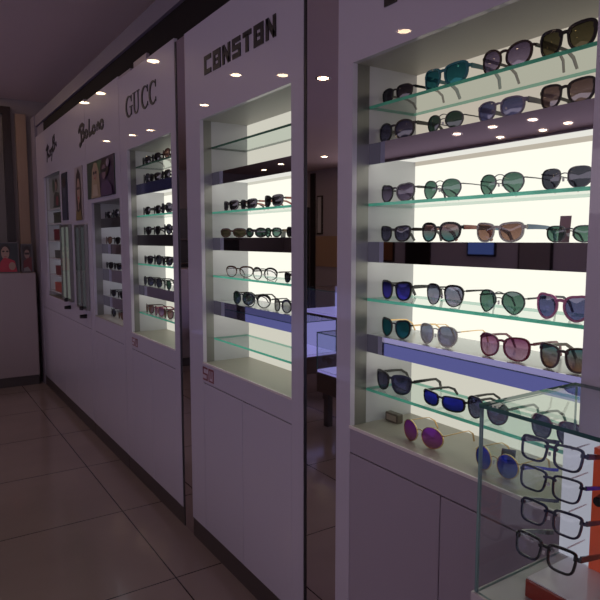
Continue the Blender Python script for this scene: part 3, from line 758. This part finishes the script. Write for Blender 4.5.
# ------------------------------------------------------------------ eyewear of the middle cabinet
G3 = 'eyewear in the middle cabinet'
def n3(*a, **k): return on_shelf(*a, group=G3, Wc=(.118, .140), X=D + .077, **k)
n3(221.5, 238, 199, 210.5, 1.630, 'black sunglasses, leftmost on the middle cabinet\'s upper shelf', style='wayfarer', rim=.005, fm='black', lens='dark', tm='black', th_temple=.008)
n3(240, 255, 198, 209.5, 1.630, 'black sunglasses, second on the middle cabinet\'s upper shelf', style='wayfarer', rim=.005, fm='black', lens='dark', tm='redwood', th_temple=.006)
n3(264, 281, 195, 208, 1.630, 'big black sunglasses with reddish temples on the middle cabinet\'s upper shelf', style='wayfarer', rim=.006, fm='black', lens='dark', tm='redwood', th_temple=.007, brow=.4)
n3(222, 244, 227.5, 237.5, 1.510, 'tortoiseshell sunglasses with olive lenses in the middle cabinet', style='club', rim=.0045, fm='tortoise', lens='olive', tm='black', brow=.5, rz=.45)
n3(246.5, 264, 226.5, 237.5, 1.510, 'round black sunglasses beside the tortoiseshell pair', style='round', rim=.006, fm='black', lens='deepgreen', tm='black', rz=.15)
n3(265.5, 279.5, 227, 238, 1.510, 'black-green sunglasses left of the white card in the middle cabinet', style='soft', rim=.005, fm='deepgreenp', lens='green', tm='lightwood')
n3(289, 300, 226, 238, 1.510, 'dark sunglasses at the right edge of the middle cabinet\'s mirrored shelf', style='soft', rim=.005, fm='black', lens='dark', tm='black')
n3(229, 249.5, 264, 275.5, 1.335, 'left pair of clear-lensed browline eyeglasses on the middle cabinet\'s central glass shelf', cat='glasses', style='club', rim=.0022, fm='tortoise', lens='clear', tm='black', bridge='browbar', brow=2.2, rz=.5)
n3(255, 273, 266, 279, 1.335, 'right pair of clear round browline eyeglasses on the middle cabinet\'s central glass shelf', cat='glasses', style='round', rim=.0022, fm='black', lens='clear', tm='brownblack', bridge='browbar', brow=2.2, rz=.25)
n3(286.5, 298, 270, 282, 1.335, 'small dark sunglasses at the right edge of the middle cabinet\'s central glass shelf', style='soft', rim=.004, fm='black', lens='dark', tm='black')
n3(235, 250, 290, 305, 1.215, 'dark green sunglasses, leftmost on the middle cabinet\'s lower mirrored shelf', style='oversize', rim=.0035, fm='black', lens='deepgreen', tm='brownblack', rz=.2, Hc=(.05, .064))
n3(249, 265, 292, 306, 1.215, 'round clear spectacles with heavy brow, central on the middle cabinet\'s lower mirrored shelf', cat='glasses', style='round', rim=.0028, fm='black', lens='clear', tm='brownblack', bridge='browbar', brow=2.6, rz=.3, Hc=(.048, .06))
n3(274, 290, 298, 312, 1.215, 'round smoky spectacles, rightmost on the middle cabinet\'s lower mirrored shelf', cat='glasses', style='round', rim=.003, fm='black', lens='smoke', tm='black', bridge='browbar', brow=1.5)

# ------------------------------------------------------------------ small eyewear of the two far cabinets: three kinds, copied
def clone(root, loc, rz, label, group):
    r = root.copy(); COL.objects.link(r); r.location = loc; r.rotation_euler = (0, 0, rz)
    n = len(label.split()); assert 4 <= n <= 16, (n, label)
    assert label not in LABELS, label
    LABELS[label] = 1
    r['label'] = label; r['group'] = group
    for ch in list(root.children):
        c = ch.copy(); COL.objects.link(c); c.parent = r
    return r
PROTO = {}
KINDS = {'square': dict(style='wayfarer', W=.138, H=.050, rim=.005, fm='black', lens='dark', tm='black', th_temple=.008),
         'round': dict(style='oversize', W=.140, H=.058, rim=.0045, fm='black', lens='grey', tm='black'),
         'aviator': dict(style='aviator', W=.136, H=.054, rim=.002, fm='gunmetal', lens='deepgreen', tm='gunmetal', bridge='double', th_temple=.003),
         'brown': dict(style='cateye', W=.138, H=.054, rim=.005, fm='tortoise', lens='brown', tm='brownblack'),
         'pinkish': dict(style='oversize', W=.138, H=.056, rim=.004, fm='burgundy', lens='rose', tm='burgundy')}
WORD = {'square': 'black square-framed', 'round': 'black round-framed', 'aviator': 'dark green aviator', 'brown': 'brown cat-eye', 'pinkish': 'dusky pink-lensed'}
def small_pair(kind, y, z, rz, label, group):
    loc = (D + .072 if y < 3.8 else XG, y, z + .0005)
    if kind not in PROTO:
        r = thing('sunglasses', label, 'sunglasses', loc, -PI / 2 + rz, group)
        make_eyewear(r, **KINDS[kind]); PROTO[kind] = r; return r
    return clone(PROTO[kind], loc, -PI / 2 + rz, label, group)
ORD = ['leftmost', 'second from left', 'third from left', 'rightmost']
tiers = [(1.943, 'topmost'), (1.835, 'second'), (1.648, 'third'), (1.530, 'fourth'), (1.356, 'fifth'), (1.222, 'sixth'), (1.055, 'seventh')]
pattern = [['square', 'square', 'brown', 'round'], ['round', 'square', 'square', 'aviator'], ['square', 'square', 'round', 'square'], ['square', 'square', 'round', 'square'],
           ['square', 'round', 'square', 'aviator'], ['round', 'round', 'aviator', 'pinkish'], ['brown', 'pinkish', 'brown', 'round']]
for (z, nm), row in zip(tiers, pattern):
    for i, kd in enumerate(row):
        y = 3.565 - .163 * i + random.uniform(-.012, .012)
        small_pair(kd, y, z, random.uniform(-.12, .12), '%s sunglasses, %s on %s tier of the serif-lettered cabinet' % (WORD[kd], ORD[i], nm), 'sunglasses in the serif-lettered cabinet')
tiers = [(1.655, 'topmost'), (1.470, 'second'), (1.290, 'third'), (1.092, 'fourth'), (.945, 'lowest')]
pattern = [['square', 'round'], ['brown', 'square'], ['square', 'square'], ['square', 'square'], ['round', 'brown']]
for (z, nm), row in zip(tiers, pattern):
    for i, kd in enumerate(row):
        y = 4.455 - .20 * i - (.06 if nm in ('fourth', 'lowest') else 0)
        small_pair(kd, y, z, random.uniform(-.1, .1), '%s sunglasses, %s on %s shelf below the wide poster' % (WORD[kd], ('left', 'right')[i], nm), 'sunglasses below the wide poster')

# ------------------------------------------------------------------ glass showcase in the foreground, built against the nearest cabinet
XF, YE, ZT, ZD = .85, .706, 1.206, .850
YN = .18; XB = D - .006
sc_ = thing('glass_showcase', 'glass countertop showcase in the right foreground, touching the nearest cabinet', 'showcase', (1.0, .45, 0))
oX, oY = 1.0, .45
def sb(b): return (b[0] - oX, b[1] - oX, b[2] - oY, b[3] - oY, b[4], b[5])
boxo('base_cabinet', sb((XF - .002, XB, YN - .002, YE + .002, .0, ZD - .022)), M['white'], sc_, bevel=.003)
boxo('deck', sb((XF - .005, XB, YN - .005, YE + .005, ZD - .021, ZD)), M['deck'], sc_, bevel=.002)
pane('front_glass', sb((XF, XF + .005, YN, YE - .0052, ZD + .0003, ZT - .0065)), sc_, 'x', M['gedgegrey'], M['glassdoor'])
pane('end_glass', sb((XF, XB, YE - .005, YE, ZD + .0003, ZT - .0065)), sc_, 'y', M['gedgegrey'], M['glassdoor'])
pane('top_glass', sb((XF - .001, XB, YN, YE + .001, ZT - .006, ZT + .001)), sc_, 'z', M['gedgedark'], M['glassdoor'])


# display rack inside the showcase
rk = thing('eyeglass_rack', 'red and white upright eyeglass rack inside the foreground showcase', 'rack', (1.0, .60, ZD + .0004))
def rb(b): return (b[0] - 1.0, b[1] - 1.0, b[2] - .60, b[3] - .60, b[4] - ZD, b[5] - ZD)
boxo('rack_base', rb((.915, 1.125, .44, .645, ZD, ZD + .034)), M['red'], rk, bevel=.002)
boxo('base_top', rb((.917, 1.123, .442, .643, ZD + .0345, ZD + .037)), M['acrylic'], rk)
boxo('white_board', rb((1.045, 1.062, .600, .664, ZD + .0375, 1.132)), M['acrylglow'], rk, label='lit white upright board')
boxo('red_board', rb((1.040, 1.064, .52, .5995, ZD + .0375, 1.120)), M['redglow'], rk, label='orange red upright board')
bm = BM(); cyl(bm, (1.039 - 1, .578 - .6, 1.028 - ZD), (1.022 - 1, .578 - .6, 1.028 - ZD), .011, .009); obj('round_knob', bm, M['black'], rk)
ZFR = [1.100, 1.045, .983, .913]
for z in ZFR:
    bm = BM(); cyl(bm, (.99 - 1, .612 - .6, z + .022 - ZD), (1.044 - 1, .612 - .6, z + .022 - ZD), .0014, n=8)
    obj('support_peg', bm, M['acrylic'], rk)
fr = [('box', 'navy', 'navy', 'black-blue rectangular eyeglasses, topmost on the foreground rack'), ('box', 'navy', 'royal', 'thin dark eyeglasses with royal blue hinges, second on the foreground rack'),
      ('box', 'navy', 'navy', 'dark navy eyeglasses, third down on the foreground rack'), ('box', 'black', 'black', 'black rectangular eyeglasses, lowest on the foreground rack')]
for k, (st, fm, tm, lab) in enumerate(fr):
    r = thing('eyeglasses', lab, 'glasses', (.936, .622 + (0, 0, -.004, .004)[k], ZFR[k] - (0, .001, .001, .001)[k]), -PI / 2 + .07, 'eyeglasses on the foreground rack')
    r.rotation_euler = (-.22, 0, -PI / 2 + .07)
    make_eyewear(r, style=st, W=.114, H=(.044, .043, .043, .045)[k], rim=(.0036, .0030, .0034, .0039)[k], wrap=.7, fm=fm, lens='clear', tm=tm, brow=.25, th_temple=(.008, .006, .007, .009)[k], tip_drop=False, temple_len=.12, nose_pads=True, gap=.014)

# ------------------------------------------------------------------ the other side of the shop, seen in the mirrors and gloss
def counter(label, x0, x1, y0, y1, ztop=.765, zled=.46):
    cx, cy = (x0 + x1) / 2, (y0 + y1) / 2
    t = thing('showcase_counter', label, 'counter', (cx, cy, 0), 0, 'violet lit counters across the aisle')
    a, b = (x1 - x0) / 2, (y1 - y0) / 2
    boxo('counter_base', (-a, a, -b, b, .28, zled - .02), M['brown'], t, bevel=.004)
    boxo('deck', (-a + .005, a - .005, -b + .005, b - .005, zled - .0195, zled), M['violetdeck'], t)
    for sx in (-1, 1):
        for sy in (-1, 1):
            boxo('leg', (sx * (a - .06) - .025, sx * (a - .06) + .025, sy * (b - .08) - .025, sy * (b - .08) + .025, 0, .2795), M['kick'], t)
    pane('front_glass', (a - .006, a, -b, b, zled + .001, ztop - .007), t, 'x', M['gedgedark'], M['glassdoor'])
    pane('back_glass', (-a, -a + .006, -b, b, zled + .001, ztop - .007), t, 'x', M['gedgedark'], M['glassdoor'])
    pane('end_glass', (-a + .0065, a - .0065, b - .006, b, zled + .001, ztop - .007), t, 'y', M['gedgedark'], M['glassdoor'])
    pane('end_glass', (-a + .0065, a - .0065, -b, -b + .006, zled + .001, ztop - .007), t, 'y', M['gedgedark'], M['glassdoor'])
    pane('top_glass', (-a, a, -b, b, ztop - .0065, ztop), t, 'z', M['gedgedark'], M['glassdoor'])
    boxo('light_panel', (-a + .007, -a + .014, -b + .01, b - .01, zled + .001, ztop - .008), M['violetled'], t)
counter('brown-based glass counter with violet light, reflected in the near mirror strip', -1.02, -.42, 1.55, 3.92)
counter('second violet lit glass counter farther along, reflected in the cabinet strips', -1.02, -.42, 4.45, 6.45)
counter('back row glass counter with bright violet light, behind the other counters', -2.45, -1.85, 4.2, 6.4, ztop=.90, zled=.62)
k = 0
for y in [1.8 + .28 * i for i in range(8)] + [4.65 + .3 * i for i in range(6)]:
    kd = ('square', 'aviator', 'round')[k % 3]
    nth = ('first', 'second', 'third', 'fourth', 'fifth', 'sixth', 'seventh', 'eighth')[k if k < 8 else k - 8]
    cl = clone(PROTO[kd], (-.62, y, .4605), PI / 2, '%s sunglasses in the %s violet counter, %s from its near end' % (WORD[kd], 'first' if k < 8 else 'second', nth), 'sunglasses in the violet counters')
    k += 1

# dim opposite wall: dark panels, a lit blue sign board, posters
def left_panel(label, name, cat, ya, yb, za, zb, mat, x=-5.0, group=None, inner=None):
    t = thing(name, label, cat, (x, (ya + yb) / 2, za), 0, group)
    w = (yb - ya) / 2
    boxo('panel', (0, .03, -w, w, 0, zb - za), mat, t)
    if inner: boxo('face', (.0305, .034, -w + .03, w - .03, .03, zb - za - .03), inner, t)
left_panel('tall dark panel on the opposite wall', 'wall_panel', 'panel', 3.0, 4.0, 0, 1.78, M['darkframe'])
left_panel('glowing blue screen on the opposite wall', 'screen', 'screen', 5.95, 6.5, 1.25, 1.62, M['darkframe'], inner=em('blue_screen', (.22, .32, .8), .28))
left_panel('tan veneer column panel on the opposite wall', 'wall_panel', 'panel', 8.9, 9.3, 0, 1.78, M['tan'])
left_panel('dark brown column panel near the end of the opposite wall', 'wall_panel', 'panel', 7.3, 7.9, 0, 1.78, M['darkframe'])
left_panel('pale poster board on the opposite wall', 'poster_board', 'poster', 5.0, 5.55, .9, 1.75, M['darkframe'], inner=pcol((.34, .29, .27)))
left_panel('reddish brown notice board near the opposite wall\'s blue screen', 'poster_board', 'poster', 8.2, 8.7, 1.1, 1.75, M['darkframe'], inner=pcol((.40, .18, .08)))

left_panel('dark full-height column on the opposite wall, far end', 'wall_panel', 'panel', 10.55, 10.72, 0, 2.9, M['darkframe'])
left_panel('tan low panel right beside the far dark column on the opposite wall', 'wall_panel', 'panel', 9.75, 10.5, .95, 1.58, pm('pale_tan_panel', (.62, .42, .26), .5))
left_panel('pale narrow banner above the far tan panel on the opposite wall', 'banner', 'banner', 10.28, 10.46, 1.62, 2.42, M['darkframe'], inner=pcol((.85, .86, .84)))
left_panel('grey green notice panel beyond the far dark column', 'wall_panel', 'panel', 10.78, 11.5, 0, 2.2, pcol((.06, .062, .058)))
t = thing('shelving_panel', 'dark shelving panel standing against the back wall', 'panel', (-2.7, YB - .03, 0))
boxo('panel', (-1.1, 1.1, -.02, .029, 0, 2.15), M['darkframe'], t)
for zz in (.5, 1.0, 1.5): boxo('shelf', (-1.05, 1.05, -.25, -.0205, zz, zz + .03), M['brown'], t)

left_panel('long glowing fill panel added high on the opposite wall to light the room', 'added_fill_panel', 'fill light', -1.5, 9.1, 1.80, 2.66, M['darkframe'], x=-4.99, inner=em('ambient_fill_glow', (1, .86, 1.0), 1.5))  # glowing panel added to light cabinets, floor and ceiling evenly

# ------------------------------------------------------------------ ceiling downlights
spots = [(.53, 4.88), (.60, 6.21), (.63, 6.72), (-.22, 4.88), (-.57, 4.66), (-.48, 6.13), (-.69, 3.24), (-.50, 7.90), (-.42, 8.40), (-.26, 9.10), (-.21, 10.2), (-.75, 1.8), (-3.98, 5.86), (-3.97, 5.25), (-4.0, 4.68), (-4.7, 5.71), (-4.72, 5.04), (-4.55, 4.57), (-.92, 4.55), (-2.2, 2.4), (-2.2, 7.2), (-3.9, 8.7), (-3.7, 10.0), (-3.9, 11.0), (-3.0, 9.4)]  # last few, far on the opposite side, are added to brighten that wall
row_word = ['wall-side', 'middle', 'counter-side', 'back']
cnt = {}
NTH = ['nearest', 'second', 'third', 'fourth', 'fifth', 'sixth', 'seventh', 'eighth', 'ninth', 'tenth', 'eleventh', 'twelfth', 'thirteenth', 'fourteenth']
def rowof(x): return 0 if x > .25 else 1 if x > -.9 else 2 if x > -3.0 else 3
for i in sorted(range(len(spots)), key=lambda i: (rowof(spots[i][0]), spots[i][1])):
    x, y = spots[i]; r = rowof(x); kk = cnt.get(r, 0); cnt[r] = kk + 1
    t = thing('downlight', 'round warm recessed ceiling downlight, %s in the %s row' % (NTH[kk], row_word[r]), 'lamp', (x, y, CEIL), 0, 'ceiling downlights')
    bm = BM()
    n = 24
    A = [[bm.verts.new((rr * math.cos(2 * PI * j / n), rr * math.sin(2 * PI * j / n), zz)) for j in range(n)] for rr, zz in ((.048, -.003), (.066, -.006), (.072, -.0005))]
    for a, b in zip(A, A[1:]):
        for j in range(n): bm.faces.new((a[j], a[(j + 1) % n], b[(j + 1) % n], b[j]))
    obj('trim_ring', bm, M['chrome'], t)
    bm = BM(); poly(bm, [(.048 * math.cos(-2 * PI * j / n), .048 * math.sin(-2 * PI * j / n), -.003) for j in range(n)])
    obj('lamp_disc', bm, M['lamp'], t)

# soft room light: violet world fill through the side left open behind the camera
def area(name, loc, sx, sy, power, col, rot=(0, 0, 0)):
    l = bpy.data.lights.new(name, 'AREA'); l.shape = 'RECTANGLE'; l.size = sx; l.size_y = sy; l.energy = power; l.color = col
    o = bpy.data.objects.new(name, l); o.location = loc; o.rotation_euler = rot; COL.objects.link(o); return o
w = bpy.data.worlds.new('world'); scene.world = w; w.use_nodes = True
w.node_tree.nodes['Background'].inputs[0].default_value = (.84, .74, .92, 1)
w.node_tree.nodes['Background'].inputs[1].default_value = .9
c = scene.cycles
c.max_bounces = 10; c.transparent_max_bounces = 40; c.glossy_bounces = 5; c.diffuse_bounces = 3
c.caustics_reflective = False; c.sample_clamp_indirect = 4.0
print('labels', len(LABELS))
